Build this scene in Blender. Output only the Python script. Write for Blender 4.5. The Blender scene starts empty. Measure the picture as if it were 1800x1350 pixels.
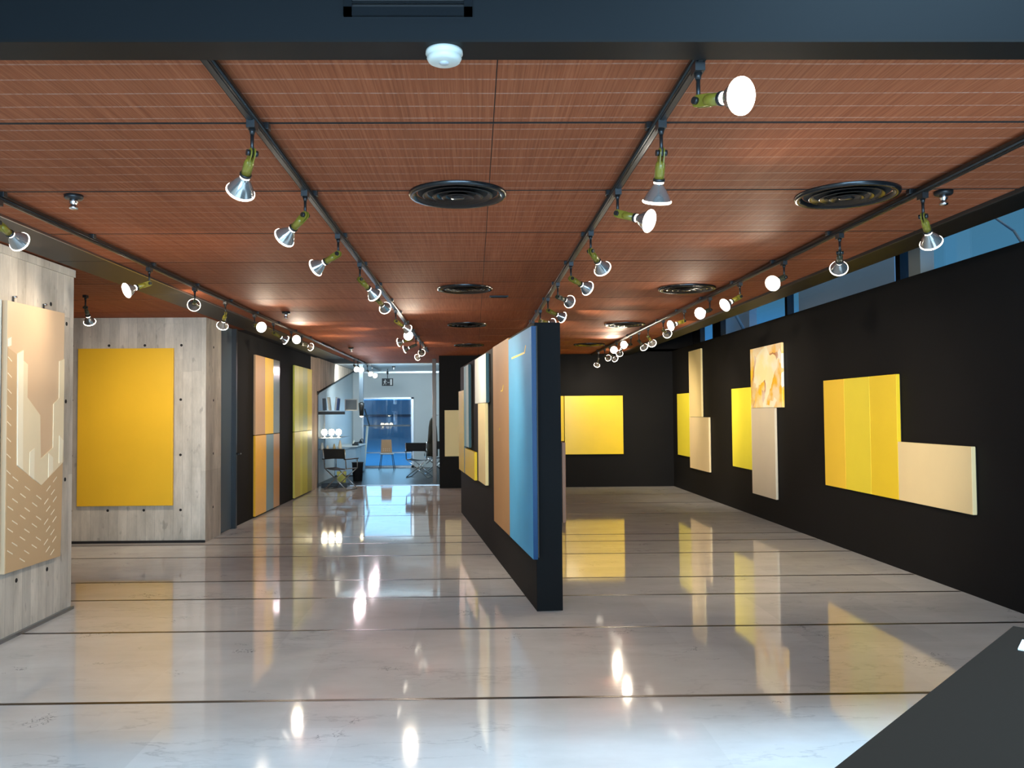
import bpy, bmesh, math, random
from mathutils import Vector, Matrix
random.seed(7)
SC = bpy.context.scene
COL = SC.collection
PI = math.pi

# ---------------------------------------------------------------- camera
cam_d = bpy.data.cameras.new('camera')
cam_d.sensor_width = 36.0
cam_d.lens = 36.0 * 1475.0 / 1800.0
cam_d.shift_x = (900 - 856.8) / 1800.0
cam_d.clip_start = 0.05
cam = bpy.data.objects.new('camera', cam_d)
COL.objects.link(cam)
_yaw, _pitch, _roll = 0.0160, 0.03448, -0.00729
_f = Vector((math.sin(_yaw) * math.cos(_pitch), math.cos(_yaw) * math.cos(_pitch), math.sin(_pitch)))
_r = Vector((math.cos(_yaw), -math.sin(_yaw), 0))
_u = _r.cross(_f)
_r2 = _r * math.cos(_roll) + _u * math.sin(_roll)
_u2 = _u * math.cos(_roll) - _r * math.sin(_roll)
_m = Matrix((( _r2.x, _u2.x, -_f.x, 0), (_r2.y, _u2.y, -_f.y, 0), (_r2.z, _u2.z, -_f.z, 1.6), (0, 0, 0, 1)))
cam.matrix_world = _m
SC.camera = cam

# ---------------------------------------------------------------- dusk sky
world = bpy.data.worlds.new('dusk_sky')
SC.world = world
world.use_nodes = True
_nt = world.node_tree
_bg = _nt.nodes['Background']
_tc = _nt.nodes.new('ShaderNodeTexCoord')
_sx = _nt.nodes.new('ShaderNodeSeparateXYZ')
_cr = _nt.nodes.new('ShaderNodeValToRGB')
_nt.links.new(_tc.outputs['Generated'], _sx.inputs[0])
_nt.links.new(_sx.outputs['Z'], _cr.inputs[0])
_cr.color_ramp.elements[0].position = 0.0
_cr.color_ramp.elements[0].color = (0.024, 0.20, 0.56, 1)
_cr.color_ramp.elements[1].position = 0.9
_cr.color_ramp.elements[1].color = (0.16, 0.22, 0.28, 1)
_e = _cr.color_ramp.elements.new(0.12); _e.color = (0.026, 0.085, 0.14, 1)
_e = _cr.color_ramp.elements.new(0.35); _e.color = (0.029, 0.066, 0.082, 1)
_nt.links.new(_cr.outputs[0], _bg.inputs[0])
_bg.inputs[1].default_value = 0.8

def area_light(name, loc, rot, sx, sy, power, color):
    l = bpy.data.lights.new(name, 'AREA'); l.shape = 'RECTANGLE'; l.size = sx; l.size_y = sy
    l.energy = power; l.color = color
    o = bpy.data.objects.new(name, l); o.location = loc; o.rotation_euler = rot
    COL.objects.link(o); return o
# daylight of the entrance windows behind the camera and of the annex glazing, with an added annex fill
area_light('entrance_daylight', (0.4, -3.3, 2.0), (math.radians(74), 0, 0), 6.6, 2.4, 280, (0.45, 0.73, 1.0))
_sk = area_light('entrance_skylight', (3.1, 0.45, 6.2), (0, 0, 0), 1.3, 0.9, 170, (0.45, 0.74, 1.0))
_sk.data.spread = math.radians(100)
area_light('annex_fill_light', (-2.1, 20.72, 2.74), (math.radians(66), 0, 0), 2.4, 0.25, 22, (0.74, 0.92, 1.0))  # added fill to brighten the annex, no fixture there
area_light('annex_door_daylight', (-2.57, 24.9, 1.05), (math.radians(-90), 0, 0), 1.35, 1.9, 5, (0.30, 0.66, 1.0))

SC.view_settings.view_transform = 'Standard'
SC.view_settings.look = 'None'
SC.view_settings.gamma = 1.0
SC.view_settings.use_curve_mapping = False
SC.view_settings.exposure = 1.8
SPOT_POWER = 19.0
SPOT_COLOR = (1.0, 0.855, 0.665)

# ---------------------------------------------------------------- materials
def lin(c):
    return tuple(((v / 255.0) / 12.92 if v / 255.0 <= 0.04045 else ((v / 255.0 + 0.055) / 1.055) ** 2.4) for v in c) + (1.0,)

def mat(name, color, rough=0.5, metal=0.0, spec=0.5, noise=0.0, scale=20.0, bump=0.0, coat=0.0):
    m = bpy.data.materials.new(name); m.use_nodes = True
    n = m.node_tree; b = n.nodes['Principled BSDF']
    c = color if len(color) == 4 else tuple(color) + (1,)
    b.inputs['Base Color'].default_value = c
    b.inputs['Roughness'].default_value = rough
    b.inputs['Metallic'].default_value = metal
    b.inputs['Specular IOR Level'].default_value = spec
    b.inputs['Coat Weight'].default_value = coat
    if noise > 0 or bump > 0:
        tc = n.nodes.new('ShaderNodeTexCoord'); nz = n.nodes.new('ShaderNodeTexNoise')
        nz.inputs['Scale'].default_value = scale; nz.inputs['Detail'].default_value = 4
        n.links.new(tc.outputs['Object'], nz.inputs['Vector'])
        if noise > 0:
            mr = n.nodes.new('ShaderNodeMapRange')
            mr.inputs['To Min'].default_value = 1 - noise; mr.inputs['To Max'].default_value = 1 + noise
            n.links.new(nz.outputs['Fac'], mr.inputs['Value'])
            mx = n.nodes.new('ShaderNodeMix'); mx.data_type = 'RGBA'; mx.blend_type = 'MULTIPLY'
            mx.inputs['Factor'].default_value = 1
            mx.inputs[6].default_value = c
            n.links.new(mr.outputs[0], mx.inputs[7])
            n.links.new(mx.outputs[2], b.inputs['Base Color'])
        if bump > 0:
            bp = n.nodes.new('ShaderNodeBump'); bp.inputs['Strength'].default_value = bump
            bp.inputs['Distance'].default_value = 0.01
            n.links.new(nz.outputs['Fac'], bp.inputs['Height'])
            n.links.new(bp.outputs[0], b.inputs['Normal'])
    return m

def emis(name, color, strength, base=(0.8, 0.8, 0.8)):
    m = mat(name, base, 0.3); b = m.node_tree.nodes['Principled BSDF']
    b.inputs['Emission Color'].default_value = tuple(color) + (1,)
    b.inputs['Emission Strength'].default_value = strength
    return m

class N:
    """tiny node-graph helper"""
    def __init__(s, name):
        s.m = bpy.data.materials.new(name); s.m.use_nodes = True
        s.t = s.m.node_tree; s.b = s.t.nodes['Principled BSDF']
    def new(s, t): return s.t.nodes.new(t)
    def link(s, a, b): s.t.links.new(a, b)
    def coord(s):
        tc = s.new('ShaderNodeTexCoord'); return tc.outputs['Object']
    def mapping(s, v, scale=(1, 1, 1)):
        mp = s.new('ShaderNodeMapping'); mp.inputs['Scale'].default_value = scale
        s.link(v, mp.inputs['Vector']); return mp.outputs[0]
    def noise(s, v, scale, detail=3, rough=0.5):
        nz = s.new('ShaderNodeTexNoise'); nz.inputs['Scale'].default_value = scale
        nz.inputs['Detail'].default_value = detail; nz.inputs['Roughness'].default_value = rough
        s.link(v, nz.inputs['Vector']); return nz.outputs['Fac']
    def ramp(s, v, stops):
        r = s.new('ShaderNodeValToRGB'); el = r.color_ramp.elements
        while len(el) < len(stops): el.new(0.5)
        for e, (p, c) in zip(el, stops):
            e.position = p; e.color = c if len(c) == 4 else tuple(c) + (1,)
        s.link(v, r.inputs[0]); return r.outputs[0]
    def math(s, op, a, b=None):
        n = s.new('ShaderNodeMath'); n.operation = op
        for i, x in enumerate((a, b)):
            if x is None: continue
            if isinstance(x, (int, float)): n.inputs[i].default_value = x
            else: s.link(x, n.inputs[i])
        return n.outputs[0]
    def mix(s, f, a, b, mode='MIX'):
        n = s.new('ShaderNodeMix'); n.data_type = 'RGBA'; n.blend_type = mode
        for i, x in ((0, f), (6, a), (7, b)):
            if isinstance(x, (int, float)): n.inputs[i].default_value = x
            elif isinstance(x, tuple): n.inputs[i].default_value = x if len(x) == 4 else x + (1,)
            else: s.link(x, n.inputs[i])
        return n.outputs[2]
    def sep(s, v):
        n = s.new('ShaderNodeSeparateXYZ'); s.link(v, n.inputs[0]); return n.outputs

def g(v): return (v, v, v, 1)

def mat_floor():
    n = N('polished_marble'); c = n.coord(); xyz = n.sep(c)
    row = n.math('FLOOR', n.math('DIVIDE', xyz[1], 1.45))
    cell = n.math('FLOOR', n.math('ADD', n.math('DIVIDE', xyz[0], 0.92), n.math('MULTIPLY', row, 0.37)))
    cv = n.new('ShaderNodeCombineXYZ'); n.link(cell, cv.inputs[0]); n.link(row, cv.inputs[1])
    wn = n.new('ShaderNodeTexWhiteNoise'); wn.noise_dimensions = '2D'; n.link(cv.outputs[0], wn.inputs['Vector'])
    tone = n.ramp(wn.outputs['Value'], [(0, g(0.93)), (1, g(1.04))])
    soft = n.ramp(n.noise(n.mapping(c, (1.0, 1.8, 1)), 1.6, 5, 0.6), [(0.3, (0.66, 0.645, 0.63, 1)), (0.7, (0.78, 0.77, 0.76, 1))])
    col = n.mix(1.0, soft, tone, 'MULTIPLY')
    # grey veins, slanted
    mp = n.new('ShaderNodeMapping'); mp.inputs['Rotation'].default_value = (0, 0, 0.6); mp.inputs['Scale'].default_value = (0.5, 1.6, 1)
    n.link(c, mp.inputs['Vector'])
    v = n.noise(mp.outputs[0], 1.7, 7, 0.62)
    vein = n.ramp(v, [(0.485, g(0)), (0.5, g(1)), (0.515, g(0))])
    mask = n.ramp(n.noise(c, 0.9, 2), [(0.45, g(0)), (0.65, g(0.35))])
    col = n.mix(n.math('MULTIPLY', vein, mask), col, (0.2, 0.2, 0.21))
    # small dark fissures
    v2 = n.noise(c, 3.3, 4, 0.7)
    f2 = n.ramp(v2, [(0.492, g(0)), (0.5, g(1)), (0.508, g(0))])
    m2 = n.ramp(n.noise(n.mapping(c, (1, 1, 1)), 2.3, 1), [(0.66, g(0)), (0.70, g(0.8))])
    col = n.mix(n.math('MULTIPLY', f2, m2), col, (0.09, 0.09, 0.1))
    n.link(col, n.b.inputs['Base Color'])
    n.b.inputs['Roughness'].default_value = 0.055
    n.b.inputs['Specular IOR Level'].default_value = 0.66
    return n.m

def mat_reed():
    n = N('reed_mat_ceiling'); c = n.coord(); xyz = n.sep(c)
    st = n.noise(n.mapping(c, (110, 1.6, 1)), 1.0, 4, 0.7)
    st2 = n.noise(n.mapping(c, (9, 0.25, 1)), 1.0, 3, 0.6)
    col = n.ramp(st, [(0.25, (0.22, 0.060, 0.024, 1)), (0.5, (0.32, 0.094, 0.039, 1)), (0.78, (0.43, 0.145, 0.065, 1))])
    col = n.mix(1.0, col, n.ramp(st2, [(0.3, g(0.92)), (0.7, g(1.06))]), 'MULTIPLY')
    row = n.math('FLOOR', n.math('DIVIDE', n.math('SUBTRACT', xyz[1], 2.45), 1.0911))
    wn = n.new('ShaderNodeTexWhiteNoise'); wn.noise_dimensions = '1D'; n.link(row, wn.inputs['W'])
    col = n.mix(1.0, col, n.ramp(wn.outputs['Value'], [(0, g(0.9)), (1, g(1.08))]), 'MULTIPLY')
    # stitching threads every 13.6 cm, slightly wavy
    wob = n.math('MULTIPLY', n.math('SUBTRACT', n.noise(n.mapping(c, (1.2, 0.2, 1)), 1.0, 2), 0.5), 0.03)
    y = n.math('FRACT', n.math('DIVIDE', n.math('ADD', n.math('SUBTRACT', xyz[1], 2.52), wob), 0.1364))
    th = n.math('LESS_THAN', y, 0.07)
    br = n.ramp(n.noise(n.mapping(c, (60, 3, 1)), 1.0, 2), [(0.35, g(0.25)), (0.6, g(0.65))])
    col = n.mix(n.math('MULTIPLY', th, br), col, (0.50, 0.30, 0.23))
    n.link(col, n.b.inputs['Base Color'])
    n.b.inputs['Roughness'].default_value = 0.7
    n.b.inputs['Specular IOR Level'].default_value = 0.12
    bp = n.new('ShaderNodeBump'); bp.inputs['Strength'].default_value = 0.25; bp.inputs['Distance'].default_value = 0.004
    n.link(st, bp.inputs['Height']); n.link(bp.outputs[0], n.b.inputs['Normal'])
    return n.m

def mat_concrete(name, axis, tint=(1, 1, 1)):
    """board-marked concrete; axis = coordinate along the wall (0 = x, 1 = y)"""
    n = N(name); c = n.coord(); xyz = n.sep(c)
    u = xyz[axis]
    k = n.math('FLOOR', n.math('DIVIDE', u, 0.115))
    wn = n.new('ShaderNodeTexWhiteNoise'); wn.noise_dimensions = '1D'; n.link(k, wn.inputs['W'])
    # boards end at irregular heights
    zoff = n.math('FLOOR', n.math('DIVIDE', n.math('ADD', xyz[2], n.math('MULTIPLY', wn.outputs['Value'], 0.35)), 1.22))
    cv = n.new('ShaderNodeCombineXYZ'); n.link(k, cv.inputs[0]); n.link(zoff, cv.inputs[1])
    wn2 = n.new('ShaderNodeTexWhiteNoise'); wn2.noise_dimensions = '2D'; n.link(cv.outputs[0], wn2.inputs['Vector'])
    base = n.ramp(n.noise(n.mapping(c, (3.0, 3.0, 0.8)), 1.7, 6, 0.65), [(0.3, (0.43 * tint[0], 0.38 * tint[1], 0.31 * tint[2], 1)), (0.7, (0.74 * tint[0], 0.66 * tint[1], 0.555 * tint[2], 1))])
    col = n.mix(1.0, base, n.ramp(wn2.outputs['Value'], [(0, g(0.85)), (1, g(1.08))]), 'MULTIPLY')
    fr = n.math('FRACT', n.math('DIVIDE', u, 0.115))
    seam = n.math('LESS_THAN', fr, 0.03)
    col = n.mix(n.math('MULTIPLY', seam, n.noise(n.mapping(c, (2, 2, 3)), 1.0, 3)), col, (0.25, 0.22, 0.19))
    grain = n.noise(n.mapping(c, (60, 60, 3)), 1.0, 3, 0.7)
    col = n.mix(1.0, col, n.ramp(grain, [(0.3, g(0.96)), (0.7, g(1.03))]), 'MULTIPLY')
    sp = n.noise(n.mapping(c, (9, 9, 4)), 1.6, 2)
    col = n.mix(n.ramp(sp, [(0.66, g(0)), (0.74, g(0.4))]), col, (0.2, 0.17, 0.14))
    n.link(col, n.b.inputs['Base Color']); n.b.inputs['Roughness'].default_value = 0.75
    n.b.inputs['Specular IOR Level'].default_value = 0.25
    bp = n.new('ShaderNodeBump'); bp.inputs['Strength'].default_value = 0.3; bp.inputs['Distance'].default_value = 0.006
    n.link(n.math('ADD', wn2.outputs['Value'], grain), bp.inputs['Height']); n.link(bp.outputs[0], n.b.inputs['Normal'])
    return n.m

def mat_canvas(name, rgb, rough=0.45, var=0.02, spec=0.3):
    """painted canvas: flat colour with faint brush variation and weave"""
    n = N(name); c = n.coord()
    base = lin(rgb)
    f = n.noise(c, 2.2, 4, 0.5)
    col = n.mix(1.0, base, n.ramp(f, [(0.25, g(1 - var * 2)), (0.75, g(1 + var))]), 'MULTIPLY')
    n.link(col, n.b.inputs['Base Color'])
    n.b.inputs['Roughness'].default_value = rough; n.b.inputs['Specular IOR Level'].default_value = spec
    bp = n.new('ShaderNodeBump'); bp.inputs['Strength'].default_value = 0.06; bp.inputs['Distance'].default_value = 0.002
    n.link(n.noise(c, 180, 2), bp.inputs['Height']); n.link(bp.outputs[0], n.b.inputs['Normal'])
    return n.m

def mat_blotch():
    n = N('yellow_white_blotch_painting'); c = n.coord()
    v = n.new('ShaderNodeTexVoronoi'); v.inputs['Scale'].default_value = 2.6
    w = n.noise(c, 2.2, 3); vm = n.new('ShaderNodeVectorMath'); vm.operation = 'ADD'
    cv = n.new('ShaderNodeCombineXYZ'); n.link(w, cv.inputs[0]); n.link(w, cv.inputs[2])
    n.link(c, vm.inputs[0]); n.link(cv.outputs[0], vm.inputs[1]); n.link(vm.outputs[0], v.inputs['Vector'])
    s = n.sep(v.outputs['Color'])
    col = n.ramp(s[0], [(0.0, lin((250, 190, 40))), (0.26, lin((250, 205, 50))), (0.42, lin((255, 238, 170))), (0.6, lin((252, 246, 232))), (0.74, lin((246, 205, 60))), (0.86, lin((196, 122, 60)))])
    col = n.mix(n.ramp(n.noise(c, 3.0, 4), [(0.45, g(0)), (0.6, g(0.6))]), col, lin((255, 250, 235)))
    n.link(col, n.b.inputs['Base Color']); n.b.inputs['Roughness'].default_value = 0.3
    return n.m

M = {}
M['floor'] = mat_floor()
M['reed'] = mat_reed()
M['conc_y'] = mat_concrete('board_marked_concrete_side', 1)
M['conc_x'] = mat_concrete('board_marked_concrete_front', 0)
M['conc_warm'] = mat_concrete('warm_concrete_jamb', 1, (1.0, 0.86, 0.8))
M['black_wall'] = mat('matt_black_wall_paint', (0.0075, 0.007, 0.0068), 0.75, spec=0.18, noise=0.12, scale=3)
M['soffit'] = mat('dark_bronze_soffit', (0.022, 0.020, 0.017), 0.5, 0.0, noise=0.1, scale=2)
M['beam'] = mat('blue_black_beam_paint', (0.0032, 0.0042, 0.0050), 0.5, 0.0, spec=0.2, noise=0.15, scale=1.5)
M['beam_edge'] = mat('black_beam_edge', (0.005, 0.0045, 0.004), 0.5, spec=0.2)
M['black'] = mat('black_metal', (0.012, 0.012, 0.012), 0.38)
M['gloss_black'] = mat('gloss_black_enamel', (0.008, 0.009, 0.010), 0.22)
M['track'] = mat('dark_bronze_track', (0.010, 0.009, 0.008), 0.30, 0.2)
M['olive'] = mat('olive_enamel', (0.20, 0.16, 0.018), 0.28, noise=0.06)
M['olive_dark'] = mat('dark_olive_enamel', (0.055, 0.055, 0.03), 0.3)
M['groove'] = mat('dark_gap', (0.012, 0.010, 0.009), 0.8)
M['joint'] = mat('brown_joint_strip', (0.03, 0.016, 0.008), 0.3, 0.4)
M['white_plastic'] = mat('white_plastic', (0.58, 0.57, 0.50), 0.4)
M['grey_plastic'] = mat('grey_plastic', (0.45, 0.46, 0.46), 0.4)
M['chrome'] = mat('chrome', (0.75, 0.76, 0.78), 0.16, 1.0)
M['steel'] = mat('brushed_steel', (0.36, 0.38, 0.40), 0.32, 1.0)
M['desk'] = mat('dark_grey_desk_laminate', (0.015, 0.010, 0.0068), 0.8, spec=0.1, noise=0.08, scale=60)
M['paper'] = mat('white_paper', (0.82, 0.82, 0.82), 0.7)
M['door_grey'] = mat('blue_grey_door_paint', (0.075, 0.10, 0.125), 0.35, noise=0.06, scale=2)
M['annex_wall'] = mat('pale_grey_wall', (0.50, 0.54, 0.55), 0.45, noise=0.1, scale=1.2)
M['annex_ceil'] = mat('grey_metal_ceiling', (0.42, 0.46, 0.48), 0.35, noise=0.06, scale=1)
M['carpet'] = mat('dark_blue_grey_carpet', (0.006, 0.009, 0.014), 0.36, noise=0.3, scale=3)
M['glass_dark'] = None
M['wood_raw'] = mat('dark_stained_stretcher', (0.05, 0.035, 0.022), 0.7, noise=0.15, scale=8)
M['ply'] = mat('tan_plywood', (0.42, 0.24, 0.12), 0.45, noise=0.1, scale=6)
M['canvas_black'] = mat('black_canvas_cloth', (0.012, 0.013, 0.016), 0.7)
M['lens'] = emis('lit_lamp_lens', (1.0, 0.90, 0.74), 3.6)
M['filament'] = emis('lit_lamp_core', (1.0, 0.9, 0.75), 3.0)
M['outside_wall'] = mat('outside_pale_wall', (0.85, 0.68, 0.60), 0.7, noise=0.1, scale=1)  # warm tint in the colour stands in for interior light spilling out
M['outside_blue'] = mat('outside_blue_wall', (0.28, 0.42, 0.55), 0.6, noise=0.1, scale=1)

def mat_glass(name, tint=(0.9, 0.96, 1.0), amt=0.12):
    m = bpy.data.materials.new(name); m.use_nodes = True; t = m.node_tree
    t.nodes.remove(t.nodes['Principled BSDF']); out = t.nodes['Material Output']
    tr = t.nodes.new('ShaderNodeBsdfTransparent'); tr.inputs[0].default_value = tint + (1,)
    gl = t.nodes.new('ShaderNodeBsdfGlossy'); gl.inputs['Roughness'].default_value = 0.02
    lw = t.nodes.new('ShaderNodeLayerWeight'); lw.inputs[0].default_value = 0.5
    pw = t.nodes.new('ShaderNodeMath'); pw.operation = 'POWER'; pw.inputs[1].default_value = 4.0
    t.links.new(lw.outputs['Facing'], pw.inputs[0])
    mr = t.nodes.new('ShaderNodeMapRange'); mr.inputs['To Min'].default_value = 0.04; mr.inputs['To Max'].default_value = 0.8
    t.links.new(pw.outputs[0], mr.inputs['Value'])
    mx = t.nodes.new('ShaderNodeMixShader')
    t.links.new(mr.outputs[0], mx.inputs[0]); t.links.new(tr.outputs[0], mx.inputs[1]); t.links.new(gl.outputs[0], mx.inputs[2])
    t.links.new(mx.outputs[0], out.inputs[0]); return m
M['glass'] = mat_glass('clear_glass')

M['bell'] = mat('mirrored_glass_bell', (0.40, 0.38, 0.35), 0.16, 0.75)

# ---------------------------------------------------------------- mesh helpers
class MB:
    def __init__(s): s.bm = bmesh.new(); s.mats = []
    def mi(s, m):
        if m not in s.mats: s.mats.append(m)
        return s.mats.index(m)
    def box(s, x0, x1, y0, y1, z0, z1, m, skip=()):
        v = [s.bm.verts.new(p) for p in ((x0, y0, z0), (x1, y0, z0), (x1, y1, z0), (x0, y1, z0), (x0, y0, z1), (x1, y0, z1), (x1, y1, z1), (x0, y1, z1))]
        i = s.mi(m)
        for k, f in dict(b=(3, 2, 1, 0), t=(4, 5, 6, 7), f=(0, 1, 5, 4), r=(1, 2, 6, 5), k=(2, 3, 7, 6), l=(3, 0, 4, 7)).items():
            if k in skip: continue
            fc = s.bm.faces.new([v[q] for q in f]); fc.material_index = i
        return s
    def poly(s, pts, thick, m, nrm=None):
        """prism of a planar polygon, extruded along nrm by thick"""
        pts = [Vector(p) for p in pts]
        n = Vector(nrm) * thick
        a = [s.bm.verts.new(p) for p in pts]; b = [s.bm.verts.new(p + n) for p in pts]
        i = s.mi(m); N_ = len(pts)
        fs = [s.bm.faces.new(a[::-1]), s.bm.faces.new(b)]
        for k in range(N_): fs.append(s.bm.faces.new((a[k], a[(k + 1) % N_], b[(k + 1) % N_], b[k])))
        for f in fs: f.material_index = i
        return s
    def bar(s, p0, p1, r, m, seg=10, r1=None, cap=True):
        p0, p1 = Vector(p0), Vector(p1); d = (p1 - p0); L = d.length; d.normalize()
        q = d.to_track_quat('Z', 'Y'); r1 = r if r1 is None else r1
        i = s.mi(m); A = []; B = []
        for k in range(seg):
            a = 2 * PI * k / seg; o = Vector((math.cos(a), math.sin(a), 0))
            A.append(s.bm.verts.new(p0 + q @ (o * r))); B.append(s.bm.verts.new(p1 + q @ (o * r1)))
        for k in range(seg):
            f = s.bm.faces.new((A[k], A[(k + 1) % seg], B[(k + 1) % seg], B[k])); f.material_index = i; f.smooth = True
        if cap:
            f = s.bm.faces.new(A[::-1]); f.material_index = i
            f = s.bm.faces.new(B); f.material_index = i
        return s
    def tube(s, pts, r, m, seg=8):
        for a, b in zip(pts[:-1], pts[1:]): s.bar(a, b, r, m, seg)
        for p in pts[1:-1]: s.ball(p, r, m)
        return s
    def ball(s, p, r, m, seg=10, sz=1.0):
        i = s.mi(m)
        ret = bmesh.ops.create_uvsphere(s.bm, u_segments=seg, v_segments=max(6, seg // 2 + 2), radius=r, matrix=Matrix.Translation(p) @ Matrix.Diagonal((1, 1, sz, 1)))
        for v in ret['verts']:
            for f in v.link_faces: f.material_index = i; f.smooth = True
        return s
    def lathe(s, prof, m, seg=24, c=(0, 0, 0), cap0=False, cap1=False):
        i = s.mi(m); rings = []
        for r, z in prof:
            if r < 1e-6: rings.append([s.bm.verts.new((c[0], c[1], c[2] + z))])
            else: rings.append([s.bm.verts.new((c[0] + r * math.cos(2 * PI * k / seg), c[1] + r * math.sin(2 * PI * k / seg), c[2] + z)) for k in range(seg)])
        for A, B in zip(rings[:-1], rings[1:]):
            for k in range(seg):
                k2 = (k + 1) % seg
                if len(A) == 1 and len(B) == 1: continue
                if len(A) == 1: vs = (A[0], B[k2], B[k])
                elif len(B) == 1: vs = (A[k], A[k2], B[0])
                else: vs = (A[k], A[k2], B[k2], B[k])
                f = s.bm.faces.new(vs); f.material_index = i; f.smooth = True
        if cap0 and len(rings[0]) > 1: s.bm.faces.new(rings[0][::-1]).material_index = i
        if cap1 and len(rings[-1]) > 1: s.bm.faces.new(rings[-1]).material_index = i
        return s
    def build(s, name, parent=None, loc=(0, 0, 0), rotz=0, bevel=0, normals=True):
        if normals: bmesh.ops.recalc_face_normals(s.bm, faces=s.bm.faces)
        me = bpy.data.meshes.new(name); s.bm.to_mesh(me); s.bm.free()
        for m in s.mats: me.materials.append(m)
        o = bpy.data.objects.new(name, me); COL.objects.link(o)
        o.location = loc; o.rotation_euler = (0, 0, rotz)
        if parent: o.parent = parent
        if bevel:
            b = o.modifiers.new('bevel', 'BEVEL'); b.width = bevel; b.segments = 2; b.limit_method = 'ANGLE'
        return o

def struct(o):
    o['kind'] = 'structure'; return o
def tag(o, label, cat, group=None):
    o['label'] = label; o['category'] = cat
    if group: o['group'] = group
    return o
def thing(name, label, cat, loc=(0, 0, 0), rotz=0, group=None):
    o = bpy.data.objects.new(name, None); COL.objects.link(o); o.empty_display_size = 0.1
    o.location = loc; o.rotation_euler = (0, 0, rotz)
    return tag(o, label, cat, group)

CZ = 2.837            # ceiling height
# ================================================================ SETTING
# floor
f = MB(); f.box(-6.2, 4.9, -3.6, 18.85, -0.12, 0.0, M['floor']); struct(f.build('floor'))
j = MB()
for y in (4.765, 6.29, 7.38, 8.16, 9.54, 10.45, 11.03, 13.25, 14.8, 16.35):
    j.box(-6.1, 4.27, y - 0.015, y + 0.015, -0.004, 0.0015, M['joint'])
struct(j.build('trim_1'))
# ceiling of reed-mat panels with dark gaps
c = MB()
ys = [2.4499 + 1.0911 * k for k in range(18)]
gp = 0.015
for y0, y1 in zip(ys[:-1], ys[1:]):
    for x0, x1 in ((-2.885, 0.09), (0.09, 3.07)):
        if y0 > 17.6 and x0 > 0: continue
        yy0 = max(y0 + gp, 2.77)
        c.box(x0 + 0.002, x1 - 0.002, yy0, min(y1, 20.6) - gp, CZ, CZ + 0.002, M['reed'])
    if y1 < 12.5:
        c.box(-6.1, -3.30, max(y0 + gp, 2.77), y1 - gp, CZ, CZ + 0.002, M['reed'])
c.box(-6.2, 3.3, 2.77, 20.6, CZ + 0.0025, CZ + 0.10, M['groove'])
struct(c.build('ceiling'))
# soffits along both sides of the ceiling
s = MB()
for y0, y1 in ((2.77, 6.66), (6.672, 8.53), (8.542, 11.9), (11.912, 14.0), (14.012, 18.6)):
    s.box(-3.30, -2.885, y0, y1, CZ - 0.012, CZ + 0.03, M['soffit'])
s.box(-2.892, -2.88, 2.77, 18.6, CZ - 0.016, CZ + 0.02, M['steel'])
struct(s.build('trim_2'))
s = MB(); s.box(3.07, 3.34, 2.77, 18.0, CZ - 0.02, 3.75, M['beam_edge']); s.box(3.06, 3.075, 2.77, 18.0, CZ - 0.024, CZ + 0.01, M['soffit'])
struct(s.build('trim_3'))
# beam across the front with the entrance-hall ceiling above
s = MB(); s.box(-6.2, 4.9, 2.64, 2.77, 2.79, 6.4, M['beam']); s.box(-6.2, 4.9, 2.636, 2.772, 2.782, 2.791, M['beam_edge'])
struct(s.build('trim_4'))
s = MB(); s.box(-6.2, 4.9, -3.6, 2.66, 6.35, 6.45, M['beam_edge']); s.box(3.3, 4.9, 2.6, 18.2, 3.7, 3.8, M['beam_edge']); struct(s.build('ceiling_entrance'))

# left: board-marked concrete pier
def holes(mb, pts, axis, const):
    for u, z in pts:
        r = 0.017
        if axis == 'y': mb.bar((const - 0.004, u, z), (const + 0.0015, u, z), r, M['groove'], 10)
        else: mb.bar((u, const + 0.004, z), (u, const - 0.0015, z), r, M['groove'], 10)
w = MB(); w.box(-3.9, -3.36, -3.6, 7.08, 0.0, CZ - 0.014, M['conc_y']); 
holes(w, [(6.96, 2.36), (6.96, 1.72), (6.96, 1.08), (6.684, 0.40), (6.242, 0.40), (5.8, 0.40), (6.7, 2.49), (5.75, 2.45)], 'y', -3.36)
struct(w.build('wall_left'))
s = MB(); s.box(-3.36, -3.345, -3.6, 7.08, CZ - 0.075, CZ - 0.014, M['conc_y']); struct(s.build('trim_8'))
s = MB(); s.box(-3.362, -3.335, -3.6, 7.085, 0.0, 0.025, M['steel']); struct(s.build('baseboard_left'))
# concrete block behind the alcove
w = MB(); w.box(-6.2, -3.39, 10.66, 11.30, 0.0, CZ - 0.002, M['conc_x']); w.box(-6.2, -3.385, 10.645, 11.30, CZ - 0.075, CZ - 0.002, M['conc_x'])
holes(w, [(x, z) for x in (-5.07, -4.61, -4.16, -3.70) for z in (2.485, 0.409)] + [(x, z) for x in (-5.07, -3.705) for z in (1.797, 1.10)], 'x', 10.66)
holes(w, [(10.97, 2.48), (10.97, 1.79), (10.97, 1.1), (10.97, 0.41)], 'y', -3.39)
struct(w.build('wall_alcove'))
s = MB(); s.box(-6.2, -3.39, 10.645, 10.66, 0.0, 0.03, M['groove']); struct(s.build('baseboard_alcove'))
w = MB(); w.box(-6.3, -6.2, 2.6, 11.3, 0, 2.95, M['conc_y']); struct(w.build('wall_alcove_side'))
# door in the black wall
d_ = thing('door_1', '', 'door'); del d_['label']; del d_['category']; struct(d_)
b = MB(); b.box(-3.47, -3.425, 11.30, 11.91, 0.01, CZ - 0.02, M['door_grey']); b.build('door_leaf', d_)
b = MB(); b.box(-3.44, -3.36, 11.905, 11.96, 0, CZ - 0.02, M['black']); b.build('door_post', d_)
b = MB(); b.bar((-3.36, 11.935, 1.05), (-3.30, 11.935, 1.05), 0.012, M['black']); b.bar((-3.30, 11.935, 1.05), (-3.30, 11.83, 1.05), 0.011, M['black']); b.build('door_handle', d_)
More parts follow.
